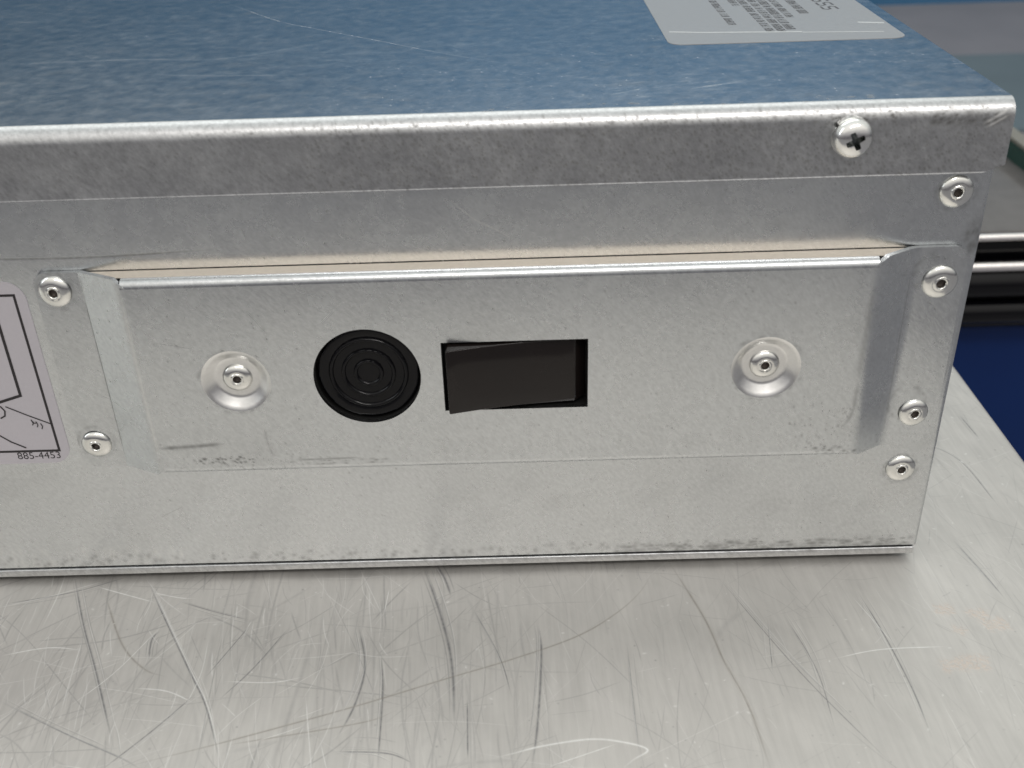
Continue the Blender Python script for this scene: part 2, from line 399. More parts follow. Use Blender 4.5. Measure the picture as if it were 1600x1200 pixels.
def simple(name, col, rough, metallic=0.0, nscale=300, namp=.15, bump=0.0, spec=.5, bdist=.0001):
    m, t, p = newmat(name)
    g = N(t, 'ShaderNodeNewGeometry')
    n = noise(t, g.outputs['Position'], nscale, 4, .6)
    k = math_(t, 'MULTIPLY_ADD', n, 2*namp, 1-namp)
    c = N(t, 'ShaderNodeVectorMath', operation='SCALE'); c.inputs[0].default_value = col; t.links.new(k, c.inputs['Scale'])
    t.links.new(c.outputs[0], p.inputs['Base Color'])
    p.inputs['Metallic'].default_value = metallic
    p.inputs['Specular IOR Level'].default_value = spec
    t.links.new(math_(t, 'MULTIPLY_ADD', n, .2*rough, .9*rough), p.inputs['Roughness'])
    if bump:
        bp = N(t, 'ShaderNodeBump'); bp.inputs['Strength'].default_value = bump; bp.inputs['Distance'].default_value = bdist
        t.links.new(n, bp.inputs['Height']); t.links.new(bp.outputs[0], p.inputs['Normal'])
    return m
M_RIVET = simple('zinc_plated_rivet', (.80, .80, .77), .17, 1.0, 700, .08, .25, bdist=.00006)
M_SCREW = simple('zinc_plated_screw', (.84, .84, .82), .16, 1.0, 900, .08, .3, bdist=.00006)
M_DUSTY = simple('dusty_beige_galvanised_ledge', (.84, .76, .655), .42, .75, 1400, .10, .5)
M_RECESS = simple('shaded_screw_recess', (.12, .13, .13), .25, 1.0)  # shade of the deep screw cross put into the metal colour
M_EDGE = simple('dimple_bright_metal', (.74, .74, .73), .30, 1.0, 900, .12, .3, bdist=.00006)
M_MANDREL = simple('dark_steel_mandrel', (.06, .05, .045), .5, .6)
M_BLACK = simple('black_switch_plastic', (.010, .0075, .007), .11, 0, 90, .3, .0, spec=.30)
M_BUTTON = simple('black_button_plastic', (.004, .004, .005), .12, 0, 900, .3, .0, spec=.19)
M_CAVITY = simple('black_switch_housing', (.004, .004, .004), .6)
M_STICK = simple('grey_sticker_film', (.47, .45, .48), .55, 0, 1500, .05, .1)
M_LABEL = simple('silver_label_film', (.35, .36, .365), .40, .35, 1200, .06, .1)
M_SCUFF = simple('pale_scuff', (.50, .52, .52), .5, .2, 1200, .2)
M_INK = simple('black_print', (.018, .015, .017), .5)
M_INK2 = simple('faded_grey_print', (.07, .07, .075), .55, 0, 900, .3)
M_BASE = simple('dark_underside', (.02, .02, .02), .6)
M_GLOSS = simple('black_gloss_metal', (.002, .002, .003), .06, 0, 60, .2, .05, spec=.3)
M_CHROME = simple('polished_chrome_trim', (.95, .92, .90), .22, 1.0, 300, .1, .1)
M_DECK = simple('dusty_grey_deck', (.105, .10, .098), .22, 0, 60, .25, .05)
M_GREEN = simple('dark_green_rim', (.006, .045, .032), .25)
M_BEIGE = simple('beige_rim_cap', (.20, .19, .16), .4)
M_BLUE = simple('dark_blue_cabinet_paint', (.002, .020, .105), .5, 0, 6, .2, 0, spec=.25)
M_FLOOR = simple('lavender_grey_concrete', (.23, .225, .24), .55, 0, 3.0, .16)
M_FLOOR_SHADE = simple('teal_grey_floor_shade', (.13, .17, .19), .7, 0, 4, .15)
M_WALL = simple('blue_painted_wall', (.042, .15, .285), .6, 0, 2, .10)
M_LEG = simple('table_leg_steel', (.35, .35, .35), .4, 1.0)

# ------------------------------------------------------------------ helpers
WORLD = {}
def thing(name, loc, label, cat, group=None):
    o = bpy.data.objects.new(name, None); COL.objects.link(o)
    o.empty_display_size = .02
    o.location = Vector(loc)*K; WORLD[o.name] = Vector(loc)*K
    o['label'] = label; o['category'] = cat
    if group: o['group'] = group
    return o
def obj(name, bm, mat, parent=None, smooth=False, label=None, recalc=True):
    """bm is in world millimetres; the mesh gets its own origin at its middle"""
    if recalc: bmesh.ops.recalc_face_normals(bm, faces=bm.faces[:])
    bmesh.ops.scale(bm, vec=(K, K, K), verts=bm.verts[:])
    xs = [v.co for v in bm.verts]
    lo = Vector([min(c[i] for c in xs) for i in range(3)]); hi = Vector([max(c[i] for c in xs) for i in range(3)])
    ce = (lo+hi)/2
    bmesh.ops.translate(bm, vec=-ce, verts=bm.verts[:])
    me = bpy.data.meshes.new(name); bm.to_mesh(me); bm.free()
    mats = mat if isinstance(mat, (list, tuple)) else [mat]
    for m_ in mats: me.materials.append(m_)
    if smooth:
        me.shade_smooth()
        me.set_sharp_from_angle(angle=R(smooth if smooth is not True else 35))
    o = bpy.data.objects.new(name, me); COL.objects.link(o)
    WORLD[o.name] = ce
    if parent is not None:
        o.parent = parent; o.location = ce - WORLD[parent.name]
    else:
        o.location = ce
    if label: o['label'] = label
    return o
def box(bm, x0, x1, y0, y1, z0, z1):
    v = [bm.verts.new((x, y, z)) for x in (x0, x1) for y in (y0, y1) for z in (z0, z1)]
    for f in ((0, 1, 3, 2), (4, 6, 7, 5), (0, 4, 5, 1), (2, 3, 7, 6), (0, 2, 6, 4), (1, 5, 7, 3)):
        bm.faces.new([v[i] for i in f])
    return v
def bevel(bm, sel, off, seg):
    es = [e_ for e_ in bm.edges if sel(e_)]
    bmesh.ops.bevel(bm, geom=es, offset=off, segments=seg, profile=.5, affect='EDGES')
def extrude_x(bm, prof, x0, x1, x0b=None, x1b=None):
    """prof: list of (y,z) closed; x0b/x1b optional per-point x override functions"""
    a = [bm.verts.new((x0(p) if callable(x0) else x0, p[0], p[1])) for p in prof]
    b = [bm.verts.new((x1(p) if callable(x1) else x1, p[0], p[1])) for p in prof]
    n = len(prof)
    for i in range(n):
        bm.faces.new((a[i], a[(i+1) % n], b[(i+1) % n], b[i]))
    bm.faces.new(a[::-1]); bm.faces.new(b)
def lathe(bm, prof, cx, y0, cz, seg=48, wob=0.0):
    """prof: (r, h); axis along -Y from plane y0 (h towards the viewer)"""
    rings = []
    for r, h in prof:
        if r < 1e-6: rings.append([bm.verts.new((cx, y0-h, cz))]); continue
        rings.append([bm.verts.new((cx+r*math.cos(2*math.pi*i/seg), y0-h, cz+r*math.sin(2*math.pi*i/seg))) for i in range(seg)])
    for a, b in zip(rings, rings[1:]):
        for i in range(seg):
            j = (i+1) % seg
            if len(a) == 1 and len(b) == 1: continue
            if len(a) == 1: bm.faces.new((a[0], b[j], b[i]))
            elif len(b) == 1: bm.faces.new((a[i], a[j], b[0]))
            else: bm.faces.new((a[i], a[j], b[j], b[i]))
def arc(cx, cy, r, a0, a1, n):
    return [(cx+r*math.cos(R(a0+(a1-a0)*i/n)), cy+r*math.sin(R(a0+(a1-a0)*i/n))) for i in range(n+1)]

# ------------------------------------------------------------------ setting: floor, wall
bm = bmesh.new(); v = [bm.verts.new(c) for c in ((-9000, -6000, -950), (9000, -6000, -950), (9000, 6000, -950), (-9000, 6000, -950))]; bm.faces.new(v)
o = obj('floor', bm, M_FLOOR); o['kind'] = 'structure'
bm = bmesh.new(); box(bm, 600, 2600, 3250, 4250, -949, -940)  # thin slab standing in for a dark shadow band on the floor
o = obj('floor_shade_band', bm, M_FLOOR_SHADE); o['label'] = 'teal grey slab standing in for a shadow band on the floor far behind the case'; o['category'] = 'mat'
bm = bmesh.new(); box(bm, -6000, 7000, 5320, 5420, -950, 2700)
o = obj('wall', bm, M_WALL); o['kind'] = 'structure'

# ------------------------------------------------------------------ steel work table
table = thing('work_table', (-480, 120, -950), 'scratched bare steel worktable that the silver metal case stands on', 'table')
bm = bmesh.new(); box(bm, -1000, 42, -158, 450, -32, 0)
bevel(bm, lambda e_: all(abs(v.co.z) < .01 for v in e_.verts) or all(v.co.x > 41 for v in e_.verts) and abs(e_.verts[0].co.z-e_.verts[1].co.z) > 1, 1.6, 4)
obj('tabletop', bm, M_TABLE, table, smooth=40)
for lx in (-980, -18):
    for ly in (-145, 392):
        bm = bmesh.new(); box(bm, lx, lx+38, ly, ly+38, -950, -32)
        bevel(bm, lambda e_: abs(e_.verts[0].co.z-e_.verts[1].co.z) > 1, 3, 3)
        obj('leg', bm, M_LEG, table, smooth=40)

# ------------------------------------------------------------------ the case
case = thing('equipment_case', (-212, 150, 0), 'galvanised sheet metal equipment case with riveted cover plate, black button and rocker switch', 'case')
# body shell
bm = bmesh.new(); box(bm, -425, 0, 0, 300, 3.9, 105.5)
bevel(bm, lambda e_: all(v.co.x > -1 for v in e_.verts) and all(v.co.y < 1 for v in e_.verts), 1.1, 4)
bevel(bm, lambda e_: all(abs(v.co.z-3.9) < .1 for v in e_.verts) and all(v.co.y < 1.2 for v in e_.verts) and abs(e_.verts[0].co.x-e_.verts[1].co.x) > 10, .5, 2)
obj('body', bm, M_FRONT, case, smooth=40)
# bottom pan lip (folded edge below the front)
bm = bmesh.new()
prof = [(3, 1.7), (-.2, 1.7), (-.30, 1.95), (-.30, 3.35), (-.2, 3.5), (.0, 3.55), (3, 3.7)]
extrude_x(bm, prof, -425, -.9)
obj('bottom_lip', bm, M_FLAP, case, smooth=50)
bm = bmesh.new(); box(bm, -424, -1.2, 3.2, 299, 1.8, 3.85)
obj('base_pan', bm, M_BASE, case)
for fx in (-60, -365):
    for fy in (40, 250):
        bm = bmesh.new(); box(bm, fx-10, fx+10, fy-10, fy+10, 0, 1.78)
        obj('foot', bm, M_BASE, case)

# lid: folded cap with a front flap
LT = 107.8
bm = bmesh.new()
def lidprof(xe):
    return
yo = -1.1
rb = 3.3
prof = [(yo-.14, 94.05), (yo-.14, 94.25), (yo, 94.5)] + [(yo+rb-rb*math.cos(R(a)), LT-rb+rb*math.sin(R(a))) for a in range(0, 91, 9)] + [(301, LT), (301, 94.05), (300.1, 94.05), (300.1, LT-.9), (0.03+rb, LT-.9), (0.03, LT-rb), (0.03, 94.05)]
extrude_x(bm, prof, -426, 1.1)
# nip the front flap's lower right corner
for v in bm.verts:
    pass
lid = None
bmesh.ops.bisect_plane(bm, geom=bm.verts[:]+bm.edges[:]+bm.faces[:], plane_co=(-3.2, 0, 94.05), plane_no=(.33, 0, -.94), clear_outer=True)
bmesh.ops.holes_fill(bm, edges=[e_ for e_ in bm.edges if e_.is_boundary], sides=0)
for f in bm.faces:
    c = f.calc_center_median()
    f.material_index = 1 if (f.normal.z > .9 or c.z > LT-.2) else 0
bm.normal_update()
for f in bm.faces:
    f.material_index = 1 if (abs(f.normal.z) > .985 and f.calc_center_median().z > LT-.1) else 0
lid = obj('lid', bm, [M_FLAP, M_LID], case, smooth=40)
# right side flap of the lid
bm = bmesh.new(); box(bm, 0.15, 1.08, 0.6, 301, 95.5, LT-.6)
bevel(bm, lambda e_: all(v.co.x > 1 for v in e_.verts), .35, 2)
obj('side_flap', bm, M_FRONT, lid, smooth=40)

# ------------------------------------------------------------------ rivets
def rivet(cx, cz, y0, parent, r=3.25, tilt=0.0):
    bm = bmesh.new()
    s = r/3.25
    prof = [(3.25, 0), (3.27, .18), (3.12, .42), (2.7, .72), (2.1, .93), (1.62, 1.0), (1.42, .96), (1.34, 1.05), (1.18, 1.17), (1.0, 1.14), (.88, .95), (.84, .5), (.84, 0.06), (0, 0.05)]
    lathe(bm, [(a*s, b) for a, b in prof], cx, y0-.004, cz)
    bmesh.ops.rotate(bm, verts=bm.verts[:], cent=(cx, y0, cz), matrix=Matrix.Rotation(rng.normal(0, R(2.0)), 3, 'X') @ Matrix.Rotation(rng.normal(0, R(2.0)), 3, 'Z'))
    for v in bm.verts:
        v.co.x += rng.normal(0, .012); v.co.z += rng.normal(0, .012)
    o = obj('rivet', bm, M_RIVET, parent, smooth=60)
    bm = bmesh.new(); lathe(bm, [(.82*s, .05), (.82*s, .22), (.5*s, .34), (0, .30)], cx, y0, cz, 20)
    obj('mandrel', bm, M_MANDREL, o, smooth=50)
    return o
body = bpy.data.objects['body']
rivet(-6.6, 90.2, 0, case)
rivet(-7.3, 25.9, 0, case)

# ------------------------------------------------------------------ cover plate
YF = -5.5
X0, X1 = -168.8, -20.3
ZT, ZB = 78.9, 33.1
BR = 1.7        # top/bottom bend radius
bm = bmesh.new()
def loop(pts):
    vs = [bm.verts.new((p[0], YF, p[1])) for p in pts]
    return [bm.edges.new((vs[i], vs[(i+1) % len(vs)])) for i in range(len(vs))]
edges = []
fx0, fx1 = X0+1.6, X1-1.6
fz0, fz1 = ZB+BR, ZT-BR
outer = [(fx0, fz0), (fx1, fz0), (fx1, fz1), (fx0, fz1)]
edges += loop(outer)
BT = (-122.1, 56.1); BTR = 10.95
edges += loop([(BT[0]+BTR*math.cos(2*math.pi*i/96), BT[1]+BTR*math.sin(2*math.pi*i/96)) for i in range(96)])
SW = (-106.7, -77.1, 47.5, 63.5)
edges += loop([(SW[0], SW[2]), (SW[1], SW[2]), (SW[1], SW[3]), (SW[0], SW[3])])
DL, DR, DRAD = (-149.0, 55.9), (-40.9, 55.6), 7.1
for d in (DL, DR):
    edges += loop([(d[0]+DRAD*math.cos(2*math.pi*i/72), d[1]+DRAD*math.sin(2*math.pi*i/72)) for i in range(72)])
bmesh.ops.triangle_fill(bm, edges=edges, use_beauty=True)
bm.normal_update()
for f in bm.faces:
    if f.normal.y > 0: f.normal_flip()
# give the hole rims their sheet thickness
bnd = [e_ for e_ in bm.edges if e_.is_boundary]
def near(e_, c, r):
    return all(abs(math.hypot(v.co.x-c[0], v.co.z-c[1])-r) < .3 for v in e_.verts)
rim = [e_ for e_ in bnd if near(e_, BT, BTR) or all(SW[0]-.1 < v.co.x < SW[1]+.1 and SW[2]-.1 < v.co.z < SW[3]+.1 for v in e_.verts)]
ret = bmesh.ops.extrude_edge_only(bm, edges=rim)
for g in ret['geom']:
    if isinstance(g, bmesh.types.BMVert): g.co.y += 1.0
# top and bottom bends + ledges (trapezoid ends reaching back to the case)
def bend(bm, sgn, zedge, xa, xb, part):
    # rows: (y, z, xleft, xright)
    rows = []
    for i in range(0, 7):
        a = R(90*i/6)
        rows.append((YF+BR-BR*math.cos(a), zedge-sgn*BR+sgn*BR*math.sin(a), xa, xb))
    ya = YF+BR
    rows.append((ya+.05, zedge, xa-.1, xb+.1))
    rows.append((ya+.06, zedge, xa-2.3, xb+2.3))
    rows.append((-.30, zedge, X0-7.6, X1+6.2))
    rows = rows[:7] if part == 'roll' else rows[6:]
    prev = None
    for y, z, a, b in rows:
        cur = (bm.verts.new((a, y, z)), bm.verts.new((b, y, z)))
        if prev: bm.faces.new((prev[0], prev[1], cur[1], cur[0]))
        prev = cur
bend(bm, 1, ZT, X0+.6, X1-.6, 'roll')
bend(bm, -1, ZB, X0+.6, X1-.6, 'roll')
bend(bm, -1, ZB, X0+.6, X1-.6, 'ledge')
# side tabs: front bend -> slanted wall -> bend -> flange screwed to the case
def tab(side):
    # profile from front edge outwards, (x, y); side=-1 left, +1 right
    xf = fx0 if side < 0 else fx1
    corner = X0 if side < 0 else X1
    crease = -177.5 if side < 0 else -13.0
    end = -186.9 if side < 0 else -2.2
    FY = -1.15
    P = [(xf, YF)]
    w1 = Vector((crease-corner, FY-YF)); L = w1.length; w1.normalize()
    rr = 1.0 if side < 0 else 1.6
    p1 = Vector((corner, YF)); a = Vector((xf, YF)); b = p1+w1*rr*.9
    for i in range(1, 6):
        t_ = i/5; P.append(tuple(a*(1-t_)**2+p1*2*t_*(1-t_)+b*t_*t_))
    p2 = Vector((crease, FY)); c_ = p2-w1*(.15 if side < 0 else 1.4); d_ = Vector((crease+side*(.15 if side < 0 else 1.6), FY))
    for i in range(0, 6):
        t_ = i/5; P.append(tuple(c_*(1-t_)**2+p2*2*t_*(1-t_)+d_*t_*t_))
    rc = 2.8
    for i in range(0, 9):
        a_ = R(90*i/8); P.append((end-side*rc+side*rc*math.sin(a_), FY))
    prev = None; allc = []
    zt0, zb0 = ZT+.35, ZB+.05
    n = len(P)
    for i, (x, y) in enumerate(P):
        zt, zb = zt0, zb0
        if i == 0: zt, zb = fz1, fz0
        elif i < 6:
            q = i/5; zt = fz1+.35+(zt0-fz1-.35)*q; zb = fz0-.25+(zb0-fz0+.25)*q
        k_ = i-(n-9)
        if k_ >= 0:
            dz = rc-rc*math.cos(R(90*k_/8)); zt -= dz; zb += dz
        # inner side offset (sheet thickness)
        j0, j1 = max(0, i-1), min(n-1, i+1)
        tx, ty = P[j1][0]-P[j0][0], P[j1][1]-P[j0][1]; l_ = math.hypot(tx, ty) or 1
        nx, ny = (ty/l_, -tx/l_)
        if ny < 0: nx, ny = -nx, -ny
        th = 1.05
        cur = [bm.verts.new((x, y, zb)), bm.verts.new((x, y, zt)), bm.verts.new((x+nx*th, y+ny*th, zt)), bm.verts.new((x+nx*th, y+ny*th, zb))]
        if prev:
            for u in range(4): bm.faces.new((prev[u], prev[(u+1) % 4], cur[(u+1) % 4], cur[u]))
        prev = cur
    bm.faces.new(prev)
tab(-1); tab(1)
bmesh.ops.remove_doubles(bm, verts=bm.verts[:], dist=.005)
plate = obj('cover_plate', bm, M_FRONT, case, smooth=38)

bm = bmesh.new(); bend(bm, 1, ZT, X0+.6, X1-.6, 'ledge')
bmesh.ops.recalc_face_normals(bm, faces=bm.faces[:])
for f in bm.faces:
    if f.normal.z < 0: f.normal_flip()
obj('ledge', bm, M_DUSTY, plate, recalc=False, label='dusty beige top ledge of the cover plate')

# dimples in the plate, each with a rivet
def dimple(c):
    bm = bmesh.new()
    prof = [(DRAD+.0, -.0), (DRAD-.35, -.10), (DRAD-.9, -.42), (4.95, -1.55), (4.55, -1.72), (4.1, -1.75), (0, -1.75)]
    lathe(bm, prof, c[0], YF, c[1], 72)
    bmesh.ops.recalc_face_normals(bm, faces=bm.faces[:])
    for f in bm.faces:
        if f.normal.y > 0: f.normal_flip()
    d = obj('dimple', bm, M_EDGE, plate, smooth=70, recalc=False)
    return d
for c in (DL, DR):
    dimple(c)
    rivet(c[0], c[1], YF+1.74, plate, 3.05)
FY = -1.15
def onflange(x, z):   # seen-through-camera point on y=0 moved to the flange plane
    k = (CAM_POS[1]*1000-FY)/(CAM_POS[1]*1000)
    return CAM_POS[0]*1000+(x-CAM_POS[0]*1000)*k, CAM_POS[2]*1000+(z-CAM_POS[2]*1000)*k
for x, z, rr in ((-6.5, 71.2, 3.5), (-6.8, 40.4, 3.15), (-183.5, 74.7, 3.3), (-183.4, 38.1, 3.2)):
    x2, z2 = onflange(x, z)
    rivet(x2, z2, FY, plate, rr)

# ------------------------------------------------------------------ round push button with concentric rings
bm = bmesh.new()
prof = [(10.35, -3.8), (10.35, -1.75), (10.2, -1.45), (9.8, -1.35), (8.6, -1.5), (8.2, -1.6), (7.95, -1.15), (7.7, -1.05), (7.45, -1.15), (7.2, -1.62), (5.6, -1.65), (5.45, -1.2), (5.2, -1.1), (4.95, -1.2), (4.7, -1.68), (3.1, -1.72), (2.95, -1.25), (2.7, -1.15), (2.45, -1.25), (2.2, -1.7), (0, -1.72)]
bx, bz = BT[0]+.15, BT[1]+.15
lathe(bm, prof, bx, YF, bz, 96)
for v in bm.verts:
    v.co.y += rng.normal(0, .012)
btn = obj('push_button', bm, M_BUTTON, case, smooth=50, recalc=True)
bm = bmesh.new(); lathe(bm, [(14, -1.35), (14, -1.2), (10.8, -1.2), (10.75, -4.2), (0, -4.2), (0, -4.4), (14, -4.4)], BT[0], YF, BT[1], 64)
obj('button_housing', bm, M_CAVITY, case, smooth=40)

# ------------------------------------------------------------------ rocker switch
bm = bmesh.new()
prof = [(SW[0]-1.5, YF+1.2), (SW[0]+.15, YF+1.2), (SW[0]+.15, YF+4.5), (SW[1]-.1, YF+4.5), (SW[1]-.1, YF+1.2), (SW[1]+1.5, YF+1.2), (SW[1]+1.5, YF+4.9), (SW[0]-1.5, YF+4.9)]
zz = (SW[2]-1.2, SW[3]+1.2)
a = [bm.verts.new((p[0], p[1], zz[0])) for p in prof]; b = [bm.verts.new((p[0], p[1], zz[1])) for p in prof]
for i in range(8): bm.faces.new((a[i], a[(i+1) % 8], b[(i+1) % 8], b[i]))
bm.faces.new(a[::-1]); bm.faces.new(b)
box(bm, SW[0]-1.5, SW[1]+1.5, YF+1.25, YF+4.85, SW[2]-1.9, SW[2]-.02)
box(bm, SW[0]-1.5, SW[1]+1.5, YF+1.25, YF+4.85, SW[3]+.02, SW[3]+1.9)
sw = obj('rocker_switch', bm, M_CAVITY, case)
bm = bmesh.new()
rx0, rx1 = SW[0]+1.0, SW[1]-2.6
prof = [(rx0+(rx1-rx0)*i/10, YF-2.8+4.1*i/10+.75*math.sin(math.pi*i/10)) for i in range(11)] + [ (rx1+2.3, YF+3.6), (rx1+2.3, YF+4.4), (rx0+.5, YF+4.4)]
zl, zh = SW[2]+.65, SW[3]-.55
a = [bm.verts.new((p[0], p[1], zl)) for p in prof]; b = [bm.verts.new((p[0], p[1], zh)) for p in prof]
npf = len(prof)
for i in range(npf): bm.faces.new((a[i], a[(i+1) % npf], b[(i+1) % npf], b[i]))
bm.faces.new(a[::-1]); bm.faces.new(b)
bm.normal_update()
bmesh.ops.bevel(bm, geom=[e_ for e_ in bm.edges if e_.calc_face_angle(0) > R(22)], offset=.32, segments=3, profile=.5, affect='EDGES')
obj('rocker', bm, M_BLACK, sw, smooth=40)

# ------------------------------------------------------------------ pan head screw with split lock washer
sx, sz = -28.4, 101.2
k = (CAM_POS[1]*1000-yo)/(CAM_POS[1]*1000)
sx, sz = CAM_POS[0]*1000+(sx-CAM_POS[0]*1000)*k, CAM_POS[2]*1000+(sz+.6-CAM_POS[2]*1000)*k
bm = bmesh.new()
prof = [(a_, b_+.6) for a_, b_ in [(0, .9), (3.45, .9), (3.62, 1.05), (3.68, 1.5), (3.5, 2.1), (3.05, 2.7), (2.4, 3.1), (1.5, 3.35), (0.6, 3.45), (0, 3.46)]]
lathe(bm, prof, sx, yo, sz, 64)
bmesh.ops.recalc_face_normals(bm, faces=bm.faces[:])
def tmp(bm):
    me = bpy.data.meshes.new('tmp'); bm.to_mesh(me); bm.free()
    o = bpy.data.objects.new('tmp', me); COL.objects.link(o); return o
head = tmp(bm)
bm = bmesh.new()
pl = [(1.95, .5), (.62, .62), (.5, 1.95), (-.5, 1.95), (-.62, .62), (-1.95, .5), (-1.95, -.5), (-.62, -.62), (-.5, -1.95), (.5, -1.95), (.62, -.62), (1.95, -.5)]
ra = R(25); rot_ = lambda p, k_: ((p[0]*math.cos(ra)-p[1]*math.sin(ra))*k_, (p[0]*math.sin(ra)+p[1]*math.cos(ra))*k_)
a = [bm.verts.new((rot_(p, 1.0)[0], -4.8, rot_(p, 1.0)[1])) for p in pl]
b = [bm.verts.new((rot_(p, .62)[0], -1.9, rot_(p, .62)[1])) for p in pl]
for i in range(12): bm.faces.new((a[i], a[(i+1) % 12], b[(i+1) % 12], b[i]))
bm.faces.new(a[::-1]); bm.faces.new(b)
bmesh.ops.translate(bm, verts=bm.verts[:], vec=(sx, yo, sz))
bmesh.ops.recalc_face_normals(bm, faces=bm.faces[:])
cut = tmp(bm)
mod = head.modifiers.new('b', 'BOOLEAN'); mod.object = cut; mod.operation = 'DIFFERENCE'; mod.solver = 'EXACT'; 
bpy.context.view_layer.update()
me = bpy.data.meshes.new_from_object(head.evaluated_get(bpy.context.evaluated_depsgraph_get()))
bm = bmesh.new(); bm.from_mesh(me)
for q in (head, cut): bpy.data.objects.remove(q)
for f in bm.faces:
    c = f.calc_center_median()
    if c.y > yo-3.55 and math.hypot(c.x-sx, c.z-sz) < 1.75: f.material_index = 1
screw = obj('screw', bm, [M_SCREW, M_RECESS], lid, smooth=30)
bm = bmesh.new()
n = 60; ring = []
for i in range(n+1):
    a_ = R(148)+R(350)*i/n; lift = .35*i/n
    ring.append([bm.verts.new((sx+r*math.cos(a_), yo-h, sz+r*math.sin(a_))) for r, h in ((3.75, .0+lift*.4), (3.75, 1.25+lift*.6), (2.2, 1.25+lift*.6), (2.2, .0+lift*.4))])
for p, q in zip(ring, ring[1:]):
    for u in range(4): bm.faces.new((p[u], p[(u+1) % 4], q[(u+1) % 4], q[u]))
bm.faces.new(ring[0]); bm.faces.new(ring[-1][::-1])
obj('lock_washer', bm, M_SCREW, screw, smooth=40)

# ------------------------------------------------------------------ printed things
def rounded(x0, x1, z0, z1, r, n=8):
    return arc(x1-r, z1-r, r, 0, 90, n)+arc(x0+r, z1-r, r, 90, 180, n)+arc(x0+r, z0+r, r, 180, 270, n)+arc(x1-r, z0+r, r, 270, 360, n)
def slab(bm, pts, to3, t0, t1):
    a = [bm.verts.new(to3(p[0], p[1], t0)) for p in pts]; b = [bm.verts.new(to3(p[0], p[1], t1)) for p in pts]
    n = len(pts)
    for i in range(n): bm.faces.new((a[i], a[(i+1) % n], b[(i+1) % n], b[i]))
    bm.faces.new(a[::-1]); bm.faces.new(b)
front3 = lambda u, v, h: (u, -h, v)
top3 = lambda u, v, h: (u, v, LT+h)
def stroke(bm, pts, wd, to3, t0, t1, closed=False):
    P = [Vector(p) for p in pts]; n = len(P)
    Lf, Rt = [], []
    for i in range(n):
        a = P[i-1] if (i > 0 or closed) else P[i]
        b = P[(i+1) % n] if (i < n-1 or closed) else P[i]
        d1 = (P[i]-a); d2 = (b-P[i])
        if d1.length < 1e-9: d1 = d2
        if d2.length < 1e-9: d2 = d1
        d1 = d1.normalized(); d2 = d2.normalized()
        t_ = (d1+d2).normalized(); nn = Vector((-t_.y, t_.x))
        m_ = wd/2/max(.4, nn.dot(Vector((-d1.y, d1.x))))
        Lf.append(P[i]+nn*m_); Rt.append(P[i]-nn*m_)
    va = [[bm.verts.new(to3(q.x, q.y, h)) for q in (Lf[i], Rt[i]) for h in (t0, t1)] for i in range(n)]
    rngs = range(n if closed else n-1)
    for i in rngs:
        p, q = va[i], va[(i+1) % n]
        bm.faces.new((p[1], q[1], q[3], p[3])); bm.faces.new((p[0], p[2], q[2], q[0]))
        bm.faces.new((p[0], q[0], q[1], p[1])); bm.faces.new((p[2], p[3], q[3], q[2]))
def text_into(bm, s, u, v, width, height, to3, t0, t1, rot=0.0):
    cu = bpy.data.curves.new('t', 'FONT'); cu.body = s; cu.size = 1
    to = bpy.data.objects.new('t', cu); COL.objects.link(to)
    bpy.context.view_layer.update()
    me = bpy.data.meshes.new_from_object(to.evaluated_get(bpy.context.evaluated_depsgraph_get()))
    b2 = bmesh.new(); b2.from_mesh(me)
    xs = [v_.co.x for v_ in b2.verts]; ys = [v_.co.y for v_ in b2.verts]
    w_, h_ = max(xs)-min(xs), max(ys)-min(ys)
    mp = {}
    cr, sr = math.cos(rot), math.sin(rot)
    for v_ in b2.verts:
        a = (v_.co.x-min(xs))/w_*width; b = (v_.co.y-min(ys))/h_*height
        mp[v_] = bm.verts.new(to3(u+a*cr-b*sr, v+a*sr+b*cr, t1))
    for f in b2.faces:
        try: bm.faces.new([mp[q] for q in f.verts])
        except ValueError: pass
    b2.free(); bpy.data.objects.remove(to)

# instruction sticker, left of the cover plate
bm = bmesh.new(); slab(bm, rounded(-262, -189.55, 33.6, 77.2, 4.2), front3, 0.012, 0.10)
st = obj('instruction_sticker', bm, M_STICK, case, label='grey sticker with a black line drawing and the number 885-4453')
bm = bmesh.new()
A0, A1 = .11, .125
stroke(bm, [(-258, 74.2), (-191.9, 74.2), (-191.9, 36.8), (-258, 36.8)], .55, front3, A0, A1, closed=True)
stroke(bm, [(-225, 44.2), (-201.9, 49.3), (-196.7, 50.9), (-196.65, 67.3), (-196.65, 71.0), (-226, 71.0)], .62, front3, A0+.03, A1+.03)
stroke(bm, [(-200.6, 48.3), (-196.5, 46.0), (-192.05, 43.7)], .27, front3, A0+.05, A1+.05)
stroke(bm, [(-222, 54), (-212, 46.8), (-206.5, 42.9), (-203.8, 41.06), (-201.76, 39.34), (-198.9, 37.7)], .33, front3, A0+.05, A1+.05)
stroke(bm, [(-202.6, 48.6), (-201.6, 48.3), (-201.0, 47.2), (-201.3, 46.0), (-202.4, 45.4)], .3, front3, A0+.07, A1+.07)
for i, (dx, dz) in enumerate(((-196.0, 44.9), (-195.1, 44.4), (-194.2, 43.9))):
    stroke(bm, [(dx, dz), (dx+.25, dz-1.0+.1*i), (dx-.05, dz-1.45)], .22, front3, A0+.07, A1+.07)
stroke(bm, [(-196.0, 44.7), (-195.4, 43.9), (-194.9, 44.2)], .16, front3, A0+.09, A1+.09)
obj('line_drawing', bm, M_INK, st)
bm = bmesh.new()
text_into(bm, '885-4453', -201.4, 34.75, 9.4, 1.75, front3, A0, A1)
text_into(bm, 'P', -206.9, 34.75, 1.2, 1.7, front3, A0, A1)
obj('printed_number', bm, M_INK, st, recalc=False)
